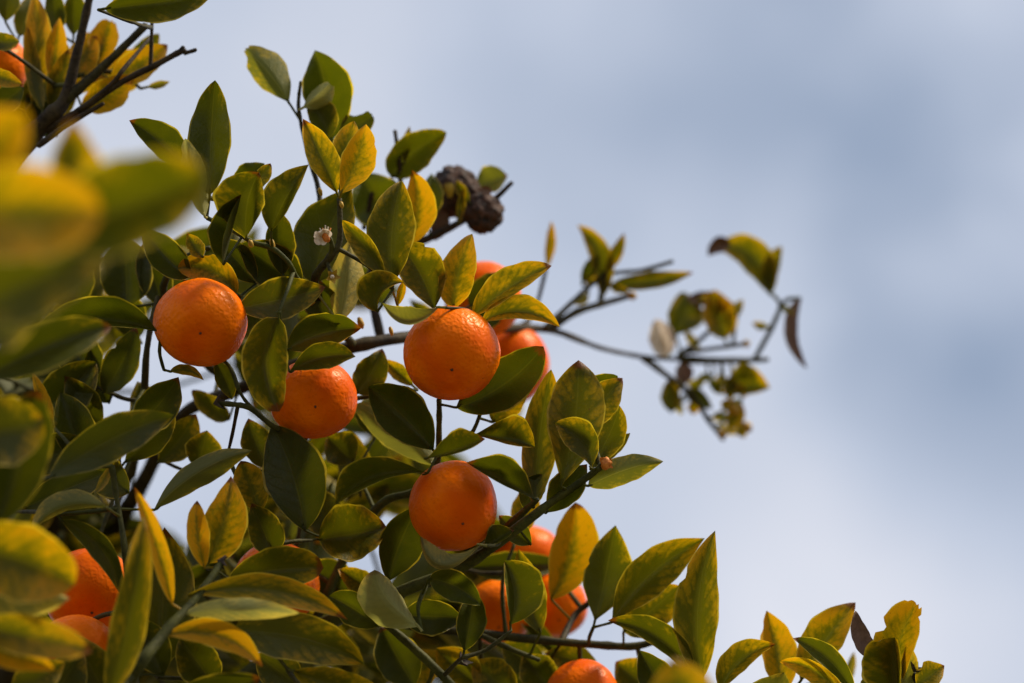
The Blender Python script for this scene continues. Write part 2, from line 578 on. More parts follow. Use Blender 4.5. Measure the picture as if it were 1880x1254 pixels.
# branch with the withered fruit
add_branch([(700, 625, 12, 9), (680, 520, 13, 9), (700, 470, 14, 9), (780, 440, 14, 8), (838, 412, 14, 7), (900, 372, 14, 6), (940, 335, 14, 4)], 0.0)
add_branch([(668, 420, 13, 5), (676, 385, 13, 5), (683, 355, 13, 5)], 0.0, 'twig')
add_branch([(690, 470, 13, 6), (728, 360, 12, 5), (735, 320, 12, 5), (725, 240, 12, 4)], 0.1, 'twig')
# far twig at the right
add_branch([(1000, 604, 21, 7), (1060, 546, 23, 5), (1110, 506, 24, 4), (1180, 496, 24, 4), (1235, 480, 24, 4)], 0.35, 'twig')
add_branch([(1012, 602, 22, 7), (1060, 572, 23, 7), (1112, 556, 24, 6), (1158, 543, 24, 5)], 0.3, 'twig')
add_branch([(1102, 556, 24, 6), (1106, 530, 24, 6), (1108, 500, 24, 5)], 0.5, 'twig')
add_branch([(960, 605, 20, 5), (985, 560, 22, 4), (1003, 490, 23, 4)], 0.1, 'twig')
add_branch([(1180, 656, 28, 7), (1225, 690, 28, 6), (1270, 725, 28, 5), (1300, 770, 28, 5), (1328, 808, 28, 4)], 0.3, 'twig')
add_branch([(1250, 660, 29, 9), (1310, 662, 29, 6), (1385, 661, 29, 5), (1410, 660, 29, 4)], 0.4, 'twig')
add_branch([(1245, 655, 29, 6), (1280, 628, 29, 5), (1312, 600, 29, 4)], 0.5, 'twig')
add_branch([(1250, 648, 29, 5), (1310, 640, 29, 4), (1370, 631, 29, 4)], 0.2, 'twig')
add_branch([(1385, 660, 29, 5), (1415, 605, 29, 5), (1432, 562, 29, 4), (1418, 540, 29, 3)], 0.7, 'twig')
add_branch([(1432, 565, 29, 4), (1446, 550, 29, 4), (1470, 548, 29, 3)], 0.7, 'twig')
add_branch([(1345, 636, 29, 4), (1350, 600, 29, 3), (1356, 560, 29, 3)], 0.3, 'twig')
# lower centre
add_branch([(620, 1120, 6, 9), (760, 1150, 7, 8), (880, 1163, 7, 9), (1000, 1176, 7, 8), (1100, 1184, 7, 8), (1170, 1186, 7, 7), (1225, 1165, 7, 5), (1262, 1140, 6, 4)], 0.4)
add_branch([(640, 1100, 4, 7), (700, 1140, 3, 7), (762, 1192, 3, 8), (840, 1268, 3, 8)], 0.7)
add_branch([(880, 1165, 6, 6), (935, 1190, 5, 5), (990, 1212, 5, 4)], 0.6, 'twig')
add_branch([(1030, 1180, 8, 7), (1055, 1130, 10, 6), (1085, 1105, 10, 5)], 0.1, 'twig')
# bottom right, mostly below the frame
add_branch([(P(430, 1265, 12), .006), (P(800, 1380, 8), .005), (P(1150, 1360, 2), .0042), (P(1350, 1335, 0), .0036), (P(1560, 1330, 0), .003), (P(1690, 1300, 0), .0022)], 0.5)
add_branch([(1660, 1310, 0, 8), (1676, 1262, 0, 6), (1679, 1236, 0, 6)], 0.3, 'twig')
# left foreground twigs
add_branch([(P(200, 1420, 10), .008), (P(235, 1262, -9), .0036), (P(300, 1165, -9), .0028), (P(360, 1098, -7), .0022), (P(405, 1035, -5), .0018)], 0.75)
add_branch([(250, 1300, -6, 8), (240, 1120, -4, 7), (228, 1000, -4, 6), (215, 920, -3, 5), (205, 856, -3, 6)], 0.6)
add_branch([(P(-500, 1200, 0), .012), (P(-330, 900, -25), .008), (P(-200, 600, -45), .006), (P(-130, 420, -52), .004), (P(-60, 330, -52), .0025)], 0.4)
add_branch([(P(-330, 900, -25), .007), (P(-180, 900, -16), .005), (P(-70, 960, -13), .0035), (P(-40, 1100, -13), .003)], 0.4)
add_branch([(60, 1180, 28, 22), (120, 800, 18, 14), (160, 640, 12, 10), (190, 560, 9, 8)], 0.1)
add_branch([(240, 870, 12, 10), (262, 760, 6, 8), (270, 640, 4, 6), (290, 545, 5, 5)], 0.3)

# ------------------------------------------------------------------ leaves
LEAVES = [0]


def leaf_grid(bx, by, tx, ty, wl, wr, z, mid, up, dd, ds, hw, pk, trim, bites, rnd, n=16, m=4, sharp=.8):
    dist = FOCUS + z / 100
    s = K * dist
    if sharp == .8:
        sharp = rnd.uniform(.74, 1.08)
        pk = min(max(pk + rnd.uniform(-.05, .07), .38), .6)
    if mid is None:
        lx, ly = (ty - by), -(tx - bx)
        b = rnd.uniform(-.05, .05)
        mid = ((bx + tx) / 2 + lx * b, (by + ty) / 2 + ly * b)
    cx, cy = 2 * mid[0] - (bx + tx) / 2, 2 * mid[1] - (by + ty) / 2
    wl, wr = wl * 1.06, wr * 1.06
    H = (hw or max(abs(wl), abs(wr))) * rnd.choice((1.08, 1.15, 1.22, 1.35, 1.5))
    q0 = sharp * pk / (1 - pk)
    top = pk ** q0 * (1 - pk) ** sharp
    dl = math.sqrt(max(H * H - wl * wl, 0)) * (-1 if up else 1)
    dr = math.sqrt(max(H * H - wr * wr, 0)) * (-1 if up else 1)
    ph1, ph2 = rnd.uniform(0, 6.3), rnd.uniform(0, 6.3)
    fr = rnd.uniform(6, 12)
    amp = rnd.uniform(.05, .17)
    twist = rnd.uniform(-.35, .35)
    curl = rnd.uniform(-.1, .5) * math.hypot(tx - bx, ty - by)
    e1, e2, e3 = rnd.uniform(0, 6.3), rnd.uniform(0, 6.3), rnd.uniform(0, 6.3)
    verts, uvs = [], []
    for i in range(n + 1):
        u = i / n * trim
        x = (1 - u) ** 2 * bx + 2 * u * (1 - u) * cx + u * u * tx
        y = (1 - u) ** 2 * by + 2 * u * (1 - u) * cy + u * u * ty
        gx = 2 * (1 - u) * (cx - bx) + 2 * u * (tx - cx)
        gy = 2 * (1 - u) * (cy - by) + 2 * u * (ty - cy)
        gl = math.hypot(gx, gy) or 1
        lx, ly = gy / gl, -gx / gl
        D = dd * u + 4 * ds * u * (1 - u) + curl * max(u - .55, 0) ** 2 * (1 if up else -1)
        sf = {}
        for sd, e in (('L', e1), ('R', e2)):
            q1 = 1 + .035 * math.sin(14 * u + e) + .02 * math.sin(31 * u + e3 + e)
            for (u0, u1, bs, fac) in bites:
                if bs == sd:
                    uc, uw = (u0 + u1) / 2, (u1 - u0) * .6
                    q1 *= 1 - (1 - fac) * math.exp(-((u - uc) / uw) ** 4)
            sf[sd] = q1
        f = u ** q0 * max(1 - u, 0) ** sharp / top
        f = max(f, 0.03 if i < n or trim < 1 else 0.0)
        for j in range(-m, m + 1):
            v = abs(j) / m
            w, de = (wl, dl) if j < 0 else (-wr, dr)
            side = 'L' if j < 0 else 'R'
            ff = f * (1 + (sf[side] - 1) * v)
            ee = 0
            if trim < 1 and i == n:
                ee = rnd.uniform(-.035, .01)
            wave = v ** 1.6 * H * amp * math.sin(fr * u + (ph1 if j < 0 else ph2)) + twist * (u - .4) * (w * v if j < 0 else w * v)
            lat = w * ff * v
            X = x + lx * lat + gx * ee
            Y = y + ly * lat + gy * ee
            dep = D + de * ff * v ** 1.3 + wave
            verts.append(P(X, Y, z + dep * s * 100))
            uvs.append((u, .5 + .5 * (j / m) * min(1, ff / max(f, .01))))
    W = 2 * m + 1
    faces = []
    for i in range(n):
        for j in range(W - 1):
            q = (i * W + j, i * W + j + 1, (i + 1) * W + j + 1, (i + 1) * W + j)
            faces.append(q if up else q[::-1])
    return verts, faces, uvs


def leaf(bx, by, tx, ty, wl, wr, z=0.0, y=.4, mid=None, up=1, dd=None, ds=None, hw=None, g=.5, pale=0.0, pk=.46,
         trim=1.0, bites=(), mat='leaf', to=None, sharp=.8, n=26, name='leaf', link_max=75, stalk=True):
    LEAVES[0] += 1
    rnd = random.Random(LEAVES[0] * 17 + 3)
    L = math.hypot(tx - bx, ty - by)
    if not bites and rnd.random() < .14:
        u0 = rnd.uniform(.45, .85)
        bites = ((u0, u0 + rnd.uniform(.05, .09), rnd.choice('LR'), rnd.uniform(.76, .92)),)
    if dd is None:
        dd = rnd.uniform(-.25, .25) * L
    if ds is None:
        ds = rnd.uniform(-.02, .14) * L * (1 if up else -1)
    verts, faces, uvs = leaf_grid(bx, by, tx, ty, wl, wr, z, mid, up, dd, ds, hw, pk, trim, bites, rnd, n=n, sharp=sharp)
    base = P(bx, by, z)
    s = K * (FOCUS + z / 100)
    if to is not None:
        tp = P(*to)
        (q, par), d = nearest(tp)
    else:
        (q, par), d = nearest(base)
        if stalk and d > link_max * s:
            # a twig of its own from the nearest branch
            dirv = (base - P(tx, ty, z + dd * s * 100)).normalized()
            e = base + dirv * 12 * s
            m1 = q.lerp(e, .5) + (e - q).length * .10 * V((rnd.uniform(-1, 1), rnd.uniform(-1, 1), rnd.uniform(-1, 1)))
            par = add_branch([(q, 4.5 * s), (m1, 4 * s), (e, 3 * s)], rnd.uniform(.2, .9), 'twig', 6)
            q = e
    # petiole, part of the leaf's own mesh
    c = base.lerp(q, .5) + FWD * rnd.uniform(-.1, .1) * (q - base).length
    pv, pf = tube(smooth_path([(q, 3.0 * s), (c, 2.3 * s), (base, 2.6 * s), (P(bx + (tx - bx) * .06, by + (ty - by) * .06, z), 1.6 * s)], 3), 6, .05, rnd, False)
    if stalk:
        k = len(verts)
        verts += pv
        faces += [tuple(i + k for i in f) for f in pf]
        uvs += [(.3, .53)] * len(pv)
    me = mesh_from(name, [v - base for v in verts], faces, MAT[mat], uvs)
    o = link(name, me, par, base - T0)
    o.color = (y, g, rnd.random(), pale)
    return o


def build_leaves():
    L = leaf
    # --- top: twig against the sky
    L(530, 188, 443, 84, 27, 34, 7, .42, up=0, trim=.94, mid=(492, 133), g=.55, to=(552, 222, 7), bites=((.80, .95, 'L', .55),))
    L(608, 262, 578, 92, 42, 46, 9, .10, mid=(600, 170), g=.6)
    L(556, 198, 612, 148, 12, 24, 6.5, .3, up=0, pale=.9, trim=.9, g=1.0)
    L(602, 258, 560, 186, 22, 30, 7, .38, mid=(590, 215), g=.4)
    L(622, 252, 690, 208, 26, 24, 8.5, .22, g=.45, trim=.92, bites=((.5, .8, 'L', .6),))
    # --- trio above the flower
    L(619, 355, 556, 218, 24, 29, 0, .62, mid=(592, 292), g=.6, to=(623, 368, 0), dd=-10)
    L(624, 352, 650, 222, 28, 26, 1.2, .60, mid=(634, 285), g=.6, to=(623, 368, 0), dd=20)
    L(626, 355, 672, 228, 27, 33, -.4, .86, mid=(655, 294), g=.62, to=(623, 368, 0), dd=-15)
    # --- left upper group
    L(385, 358, 395, 147, 40, 34, 0, .26, mid=(388, 250), g=.35, dd=20, pk=.48)
    L(350, 318, 237, 221, 22, 34, .6, .22, mid=(296, 262), g=.4)
    L(376, 398, 340, 254, 18, 24, -.5, .3, up=0, pale=.85, mid=(354, 322), g=.95)
    L(452, 438, 476, 316, 60, 28, -.8, .38, mid=(455, 372), g=.45, pk=.55, dd=-30)
    L(455, 352, 497, 300, 13, 15, 1.5, .5, g=.55)
    L(425, 345, 486, 300, 24, 16, 4, .2)
    L(498, 425, 567, 302, 40, 13, -.5, .42, mid=(526, 362), g=.5, dd=-20, to=(502, 456, 0))
    L(410, 486, 443, 357, 42, -13, -1, .12, mid=(428, 420), g=.25, dd=-15)
    L(350, 510, 260, 414, 30, 30, 1, .1, g=.35)
    L(372, 472, 344, 428, 14, 16, .3, .62, g=.45)
    L(434, 540, 326, 494, 30, 26, .8, .72, mid=(386, 494), g=.36, pk=.5, dd=-10, ds=12, sharp=.6)
    L(436, 566, 598, 527, 38, 36, .2, .36, mid=(520, 548), g=.42, dd=-20)
    L(575, 520, 645, 345, 58, 52, 3.5, .32, mid=(600, 430), g=.32, dd=30)
    L(520, 505, 512, 388, 24, 28, 2.5, .3, g=.35)
    L(552, 530, 438, 448, 42, 40, 3, .08, g=.3)
    L(470, 520, 400, 440, 26, 30, 2.6, .15, g=.3)
    L(722, 520, 738, 331, 44, 40, .6, .46, mid=(720, 425), g=.42, dd=15)
    L(748, 455, 756, 312, 26, 32, 7, .88, mid=(768, 385), g=.55)
    L(708, 512, 628, 404, 22, 16, -.6, .48, mid=(672, 455), g=.5)
    L(622, 592, 642, 440, 27, 32, 1.2, .58, up=0, pale=.55, mid=(634, 515), g=.85)
    L(598, 600, 588, 515, 30, 30, 2.4, .15, g=.35)
    L(693, 572, 742, 518, 42, 4, -.4, .46, mid=(700, 535), g=.45, pk=.5, dd=-10)
    L(730, 562, 742, 512, 7, 8, 2, .85, g=.6)
    # --- crown of fruit three
    L(797, 568, 734, 448, 33, 46, 1.6, .46, mid=(772, 503), g=.42, dd=-25, pk=.5)
    L(832, 566, 867, 429, 33, 30, 2.2, .72, mid=(842, 500), g=.5, dd=-10)
    L(868, 580, 1013, 488, 34, 16, 1.0, .66, mid=(940, 524), g=.6, dd=-20)
    L(884, 592, 1028, 601, 30, 13, .6, .66, mid=(955, 572), g=.5, dd=-20)
    L(806, 564, 702, 556, 6, 27, -1.6, .15, mid=(748, 590), g=.75, pale=.3, dd=-15, pk=.55)
    L(838, 748, 998, 636, 44, 42, 1.2, .24, mid=(925, 706), g=.32, dd=-15)
    L(905, 775, 975, 690, 28, 28, 3.5, .66, g=.4)
    # --- between fruits three and four
    L(795, 826, 676, 710, 42, 46, -.6, .13, mid=(738, 762), g=.3, dd=-15, pk=.5)
    L(800, 855, 650, 742, 32, 30, 4.2, .28, up=0, pale=.30, g=.65)
    L(785, 868, 617, 926, 11, 40, -1.2, .28, mid=(688, 876), g=.45, dd=-25, pk=.55)
    L(780, 842, 891, 806, 36, 5, -1.8, .30, mid=(838, 828), g=.42, pk=.62, dd=-20)
    L(866, 798, 982, 821, 46, 7, 0, .48, mid=(930, 808), g=.3, pk=.58, dd=-15)
    L(984, 918, 856, 849, 5, 44, -1.4, .10, mid=(930, 888), g=.4, pk=.6, dd=-30)
    # --- right hand rosette
    L(1030, 892, 1062, 661, 50, 52, -.6, .50, mid=(1056, 768), g=.38, pk=.52, dd=-10)
    L(980, 932, 1012, 678, 30, 36, .4, .52, mid=(990, 805), g=.45, dd=10)
    L(1078, 782, 1143, 694, 30, 30, 1.2, .52, g=.52)
    L(1070, 745, 1134, 690, 26, 24, 2.4, .18, g=.6)
    L(1084, 862, 1138, 745, 28, 28, 1.2, .46, mid=(1118, 800), g=.55)
    L(1098, 856, 1157, 795, 10, 12, 1.6, .4, g=.55)
    L(1086, 860, 1018, 777, 26, 32, -1.3, .44, mid=(1066, 808), g=.42, pk=.5)
    L(1002, 942, 1078, 852, 32, 26, .5, .08, g=.4)
    L(962, 935, 1000, 872, 24, 20, .8, .10, g=.4)
    L(1080, 892, 1218, 847, 26, 24, -.6, .40, mid=(1150, 862), g=.55, up=0, to=(1062, 888, -.5))
    # --- under fruit four
    L(712, 1068, 768, 930, 36, 44, 2.4, .04, g=.35)
    L(882, 1000, 772, 985, 8, 26, -2.2, .5, mid=(812, 1038), up=0, pale=.85, g=.45, pk=.55)
    L(888, 1004, 944, 974, 28, 5, -.5, .12, g=.4)
    L(975, 1000, 916, 946, 20, 22, 1.2, .10, g=.6)
    L(768, 1150, 688, 1046, 46, 24, -1.8, .25, mid=(712, 1102), up=0, pale=.75, g=1.0, pk=.5, hw=66, dd=30)
    L(788, 1062, 882, 1112, 26, 28, -.5, .10, mid=(840, 1078), g=.55)
    L(852, 1195, 870, 1085, 24, 28, .4, .10, g=.35)
    L(740, 1130, 850, 1135, 30, 34, 2, .15, g=.3)
    L(694, 1150, 604, 1094, 30, 30, 2, .06, g=.6)
    L(937, 1146, 926, 1029, 14, 55, 1, .32, mid=(944, 1088), g=.42, pk=.5)
    L(992, 1162, 952, 1008, 26, 32, 4.5, .46, g=.45)
    L(1012, 1100, 1056, 922, 36, 44, 9, .92, mid=(1050, 1008), g=.45, pk=.5)
    L(1092, 1140, 1130, 964, 38, 44, 5, .32, mid=(1112, 1055), g=.6)
    L(1124, 1142, 1294, 988, 38, 38, 4, .50, mid=(1192, 1056), g=.48)
    L(1145, 1160, 1248, 1075, 38, 38, 6, .55, g=.42)
    L(948, 985, 974, 885, 22, 26, 8, .7, g=.5)
    L(1290, 1245, 1313, 974, 42, 36, -1, .56, mid=(1282, 1108), g=.48, dd=10, to=(1292, 1350, 0))
    L(1270, 1238, 1116, 1139, 14, 32, -1, .38, mid=(1206, 1172), g=.45)
    L(1238, 1300, 1174, 1194, 32, 32, .2, .15, g=.32)
    L(1262, 1345, 1236, 1208, 60, 60, -28, .68, g=.5)
    L(1322, 1268, 1424, 1183, 32, 16, -1, .62, mid=(1362, 1212), g=.55)
    L(1438, 1275, 1407, 1121, 26, 38, 4.5, .82, g=.5)
    L(1470, 1250, 1571, 1106, 40, 30, 3.5, .70, mid=(1512, 1178), g=.5)
    L(1572, 1280, 1455, 1172, 15, 22, 0, .2, mid=(1520, 1210), g=.65)
    L(1560, 1300, 1431, 1215, 22, 15, -1, .74, mid=(1500, 1234), g=.7)
    L(1646, 1300, 1641, 1150, 62, 8, 0, .52, mid=(1646, 1225), g=.48, trim=.86, pk=.52)
    L(1604, 1204, 1571, 1121, 16, 17, -.3, .4, mat='dry', pk=.38, mid=(1580, 1168), name='leaf_tip', stalk=False)
    L(1650, 1275, 1692, 1098, 46, 28, .9, .80, g=.48, trim=.93, mid=(1652, 1180), pk=.55, bites=((.56, .64, 'L', .66), (.80, .84, 'R', .75)))
    L(1662, 1285, 1668, 1180, 10, 24, -.5, .55, g=.6, pale=.25, bites=((.3, .5, 'R', .5),))
    L(1682, 1258, 1734, 1222, 26, 22, -.3, .60, g=.5, bites=((.3, .5, 'L', .8),))
    L(1548, 1262, 1568, 1196, 6, 12, 15, .6, g=.45, pale=.3)
    L(1400, 1320, 1440, 1234, 44, 30, 1, .3, g=.6, pale=.2)
    L(1586, 1285, 1592, 1226, 10, 10, 2, .5, g=.5)
    # --- lower left
    L(283, 936, 463, 827, 22, 26, -2, .34, mid=(366, 866), g=.52, dd=-25, up=0)
    L(560, 974, 500, 780, 52, 58, 0, .14, mid=(538, 872), g=.22, dd=20, to=(590, 985, 7))
    L(383, 1034, 424, 874, 36, 42, -3, .74, mid=(412, 955), g=.6)
    L(375, 1042, 362, 919, 19, 21, -4, 1.0, mid=(362, 975), g=.72)
    L(316, 1108, 246, 894, 16, 18, -8, 1.0, mid=(284, 990), g=.68)
    L(478, 940, 442, 846, 28, 32, 1.2, .66, g=.45)
    L(492, 862, 456, 768, 26, 30, 3, .38, g=.45)
    L(502, 1022, 462, 924, 28, 34, .3, .36, g=.3)
    L(585, 990, 710, 968, 55, 46, 2.4, .46, g=.28, dd=-10)
    L(420, 1062, 594, 1042, 40, 34, -3, .42, mid=(505, 1046), g=.5, pk=.58, sharp=.58)
    L(345, 1092, 638, 1138, 28, 24, -7, .68, mid=(502, 1084), g=.55)
    L(338, 1126, 550, 1126, 20, 20, -8, .5, up=0, pale=.75, mid=(440, 1118), g=.95)
    L(428, 1158, 668, 1218, 44, 44, -6, .46, mid=(560, 1172), g=.5)
    L(305, 1166, 482, 1224, 28, 22, -9, .94, mid=(405, 1168), g=.55)
    L(540, 1232, 702, 1268, 28, 30, -5, .62, g=.45)
    L(300, 1300, 478, 1244, 32, 30, -8, .2, g=.35)
    L(-85, 1000, 138, 1072, 64, 72, -19, .66, mid=(40, 1030), g=.5, sharp=.58)
    L(-70, 1150, 170, 1196, 36, 36, -18, .66, g=.5)
    L(-60, 1182, 100, 1229, 28, 28, -17, .84, g=.5)
    L(200, 1275, 263, 948, 32, 30, -12, .52, mid=(242, 1125), g=.42)
    L(-65, 790, 82, 772, 60, 64, -19, .45, g=.38, sharp=.58)
    L(-5, 965, 70, 714, 66, 48, -16, .22, g=.32)
    L(88, 878, 320, 762, 38, 38, -8, .26, mid=(205, 806), g=.36)
    L(-25, 690, 206, 600, 40, 42, -14, .30, mid=(95, 630), g=.36)
    L(286, 606, 66, 600, 10, 44, -1, .07, mid=(180, 588), g=.42, dd=-20)
    L(96, 775, 60, 683, 9, 14, -3, .92, g=.5)
    L(238, 795, 328, 692, 34, 38, 1.2, .26, g=.32)
    L(228, 850, 320, 740, 30, 34, 3.5, .30, g=.34)
    L(312, 682, 374, 698, 10, 9, 0, .66, mid=(345, 680), g=.5)
    L(394, 660, 426, 734, 18, 17, 1.2, .32, g=.42)
    L(512, 584, 512, 756, 36, 44, -1.7, .44, mid=(490, 668), g=.56, dd=-10, sharp=.585)
    L(528, 642, 663, 603, 36, 28, .5, .16, mid=(590, 612), g=.6)
    L(532, 682, 653, 655, 26, 22, -.7, .30, mid=(592, 655), g=.45)
    L(655, 722, 702, 640, 28, 30, 4.5, .36, g=.4)
    L(758, 708, 703, 661, 13, 15, 5.5, .62, g=.5)
    L(195, 932, 58, 973, 9, 28, -5, .42, mid=(120, 930), up=0, g=.62, pale=.15)
    L(112, 954, 223, 1094, 20, 21, -4, .25, mid=(186, 1008), g=.36)
    L(40, 935, 198, 868, 30, 30, 0, .04, g=.4)
    L(232, 565, 226, 428, 48, 48, 6, .22, g=.25)
    L(90, 560, 60, 450, 40, 40, 8, .25, g=.3)
    L(172, 700, 110, 590, 40, 40, 6, .22, g=.3)
    L(190, 720, 250, 600, 30, 30, 5, .25, g=.3)
    L(150, 860, 110, 720, 35, 40, 3, .2, g=.3)
    L(200, 740, 165, 640, 30, 30, 6, .3, g=.35)
    L(360, 860, 380, 790, 30, 36, 6, .45, g=.5)
    L(290, 850, 360, 760, 28, 32, 6, .45, g=.42)
    L(175, 905, 205, 850, 8, 8, -3, .75, pale=.3, g=.5)
    # --- blurred foreground at the left
    L(-150, 405, 188, 392, 76, 92, -46, .74, g=.62, sharp=.58, pk=.55)
    L(-90, 370, 50, 205, 80, 66, -42, .80, g=.6)
    L(150, 430, 132, 216, 46, 52, -40, .66, g=.58)
    L(95, 430, 384, 320, 88, 76, -43, .40, g=.62, sharp=.58)
    L(-60, 570, 215, 432, 76, 70, -38, .45, g=.5)
    L(-80, 640, 100, 510, 60, 60, -34, .42, g=.48)
    # --- upper left cluster
    L(58, 190, 62, -15, 24, 26, 9, .84, g=.55)
    L(98, 150, 110, 32, 18, 20, 9, .9, g=.55)
    L(180, 120, 206, 28, 27, 24, 10, .86, g=.55, trim=.9)
    L(135, 140, 178, 66, 28, 28, 9.5, .78, g=.5)
    L(205, 145, 308, 82, 28, 28, 9, .82, g=.5)
    L(150, 195, 245, 140, 28, 30, 9, .8, g=.5)
    L(192, 16, 392, -16, 30, 36, -2, .36, mid=(300, 2), g=.42)
    L(135, 66, 140, -20, 20, 22, 11, .28, g=.45)
    L(35, 66, 62, -15, 20, 20, 11, .3, g=.5)
    L(105, 60, 95, -25, 18, 18, 10, .25, g=.4)
    L(-30, 72, 36, 76, 16, 16, 6, .42, g=.42)
    L(-30, 130, 43, 156, 15, 15, 5, .72, g=.5)
    L(-20, 210, 44, 160, 24, 24, 6, .1, g=.35)
    L(78, 205, 50, 48, 14, 16, 8, .55, g=.45)
    L(60, 250, -20, 190, 32, 30, 8, .12, g=.3)
    L(90, 200, 125, 90, 22, 22, 9, .6, g=.38)
    L(270, 160, 312, 150, 6, 8, 10, .6, g=.5, pale=.3)
    L(240, 30, 212, -20, 16, 16, 8, .3, g=.5)
    L(110, 218, 116, 70, 26, 26, 10.5, .62, g=.42)
    L(140, 172, 202, 62, 30, 30, 11.5, .82, g=.5)
    L(168, 150, 160, 58, 26, 28, 12.5, .76, g=.5)
    L(186, 178, 274, 92, 34, 34, 11.5, .84, g=.5)
    L(40, 262, 82, 108, 30, 30, 10, .4, g=.32)
    L(105, 250, 48, 172, 28, 28, 9, .2, g=.3)
    L(235, 120, 292, 62, 16, 18, 12, .3, g=.4)
    L(10, 40, 22, -30, 20, 20, 10, .35, g=.4)
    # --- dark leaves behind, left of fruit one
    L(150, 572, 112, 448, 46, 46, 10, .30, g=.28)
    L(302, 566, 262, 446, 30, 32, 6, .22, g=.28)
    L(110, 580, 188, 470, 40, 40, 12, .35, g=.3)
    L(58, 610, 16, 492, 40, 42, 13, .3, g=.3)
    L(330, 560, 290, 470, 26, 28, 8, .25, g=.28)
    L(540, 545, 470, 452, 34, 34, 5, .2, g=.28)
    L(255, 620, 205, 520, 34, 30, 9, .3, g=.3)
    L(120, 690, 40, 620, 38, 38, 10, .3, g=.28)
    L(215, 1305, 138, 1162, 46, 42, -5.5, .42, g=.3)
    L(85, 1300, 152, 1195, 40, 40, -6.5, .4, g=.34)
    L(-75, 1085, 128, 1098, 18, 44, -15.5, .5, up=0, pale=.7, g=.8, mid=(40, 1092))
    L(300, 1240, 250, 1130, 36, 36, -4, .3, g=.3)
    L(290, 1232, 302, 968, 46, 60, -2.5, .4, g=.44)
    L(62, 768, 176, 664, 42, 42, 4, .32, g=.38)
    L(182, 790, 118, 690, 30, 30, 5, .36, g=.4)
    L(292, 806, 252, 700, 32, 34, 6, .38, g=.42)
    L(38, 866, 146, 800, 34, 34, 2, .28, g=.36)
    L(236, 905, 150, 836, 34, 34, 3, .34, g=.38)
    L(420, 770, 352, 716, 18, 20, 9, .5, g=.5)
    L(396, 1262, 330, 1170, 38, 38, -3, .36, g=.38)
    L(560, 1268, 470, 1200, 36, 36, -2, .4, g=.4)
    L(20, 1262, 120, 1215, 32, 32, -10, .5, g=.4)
    # --- near the withered fruit
    L(872, 345, 932, 322, 28, 20, 16, .08, pale=.2, g=.65)
    L(718, 325, 820, 243, 32, 34, 12, .34, mid=(760, 278), g=.5)
    L(742, 300, 752, 232, 8, 8, 12, .55, g=.5)
    L(725, 425, 655, 318, 46, 46, 13, .04, g=.62)
    L(778, 405, 792, 318, 20, 24, 13, .05, g=.6)
    L(690, 345, 735, 380, 25, 25, 14, .1, g=.5)
    L(862, 372, 838, 330, 9, 10, 13.2, .5, g=.4)
    L(842, 410, 852, 345, 6, 9, 13, .6, g=.45)
    L(880, 345, 905, 352, 8, 8, 13.5, .5, mat='dry')
    L(800, 440, 806, 372, 16, 18, 14.5, .55, mat='dry')
    L(862, 562, 942, 508, 30, 26, 11, .34, g=.28)
    L(850, 590, 935, 560, 24, 26, 12, .2, g=.2)
    # --- far twig at the right
    L(1415, 541, 1312, 456, 26, 32, 29, .52, mid=(1378, 468), g=.5, pk=.45, sharp=.9, to=(1418, 540, 29))
    L(1413, 536, 1435, 452, 26, 6, 29.2, .5, g=.48, sharp=.7, to=(1418, 540, 29))
    L(1340, 452, 1300, 470, 12, 16, 28.7, .5, mat='dry', name='leaf_tip', mid=(1320, 452), stalk=False)
    L(1240, 614, 1262, 528, 20, 42, 29, .46, g=.42, trim=.9)
    L(1330, 622, 1302, 528, 28, 30, 29, .72, g=.42, trim=.95)
    L(1262, 545, 1340, 560, 14, 14, 29, .5, mat='dry')
    L(1468, 548, 1482, 677, 12, 12, 29, .5, mat='dry', mid=(1452, 612))
    L(1216, 656, 1203, 586, 20, 26, 29, .2, mat='petal', pk=.4)
    L(1222, 656, 1226, 600, 14, 12, 29.3, .2, up=0, pale=.9, g=.8)
    frnd = random.Random(21)
    for (fx, fy) in ((1232, 728), (1246, 742), (1270, 735), (1290, 705), (1310, 690), (1322, 715), (1345, 705), (1362, 735), (1340, 765), (1355, 778),
                     (1318, 780), (1262, 690), (1275, 560), (1300, 552), (1318, 580), (1342, 585), (1350, 560), (1285, 640), (1435, 560), (1412, 600),
                     (1096, 520), (1118, 520), (1080, 540)):
        fa = frnd.uniform(0, 6.28)
        fl = frnd.uniform(26, 46)
        L(fx, fy, fx + fl * math.cos(fa), fy + fl * math.sin(fa), frnd.uniform(5, 12), frnd.uniform(5, 12), 29 if fx > 1200 else 24,
          frnd.uniform(.45, .85), g=frnd.uniform(.5, .75), up=frnd.random() < .5, dd=frnd.uniform(-.6, .6) * fl, n=8)
    L(1254, 660, 1254, 708, 17, 15, 29, .5, mat='dry')
    L(1332, 718, 1414, 712, 46, 10, 29, .5, g=.45, pk=.4)
    L(1345, 690, 1340, 735, 14, 14, 29, .55, g=.5)
    L(1232, 756, 1226, 698, 18, 17, 28, .5, g=.42)
    L(1258, 715, 1308, 752, 14, 14, 28, .3, g=.35)
    L(1300, 690, 1330, 725, 8, 10, 29, .4, g=.5)
    L(1328, 755, 1345, 735, 12, 12, 28, .8, g=.5)
    L(1340, 790, 1362, 740, 16, 16, 28, .7, g=.45)
    L(1105, 546, 1060, 413, 18, 22, 24, .58, mid=(1100, 468), g=.48)
    L(1108, 505, 1146, 428, 12, 11, 24, .6, g=.45)
    L(1068, 522, 1100, 468, 12, 14, 24, .12, g=.55)
    L(1122, 522, 1274, 500, 19, 12, 24, .52, g=.4)
    L(1003, 494, 1012, 406, 9, 9, 23, .8, g=.42)
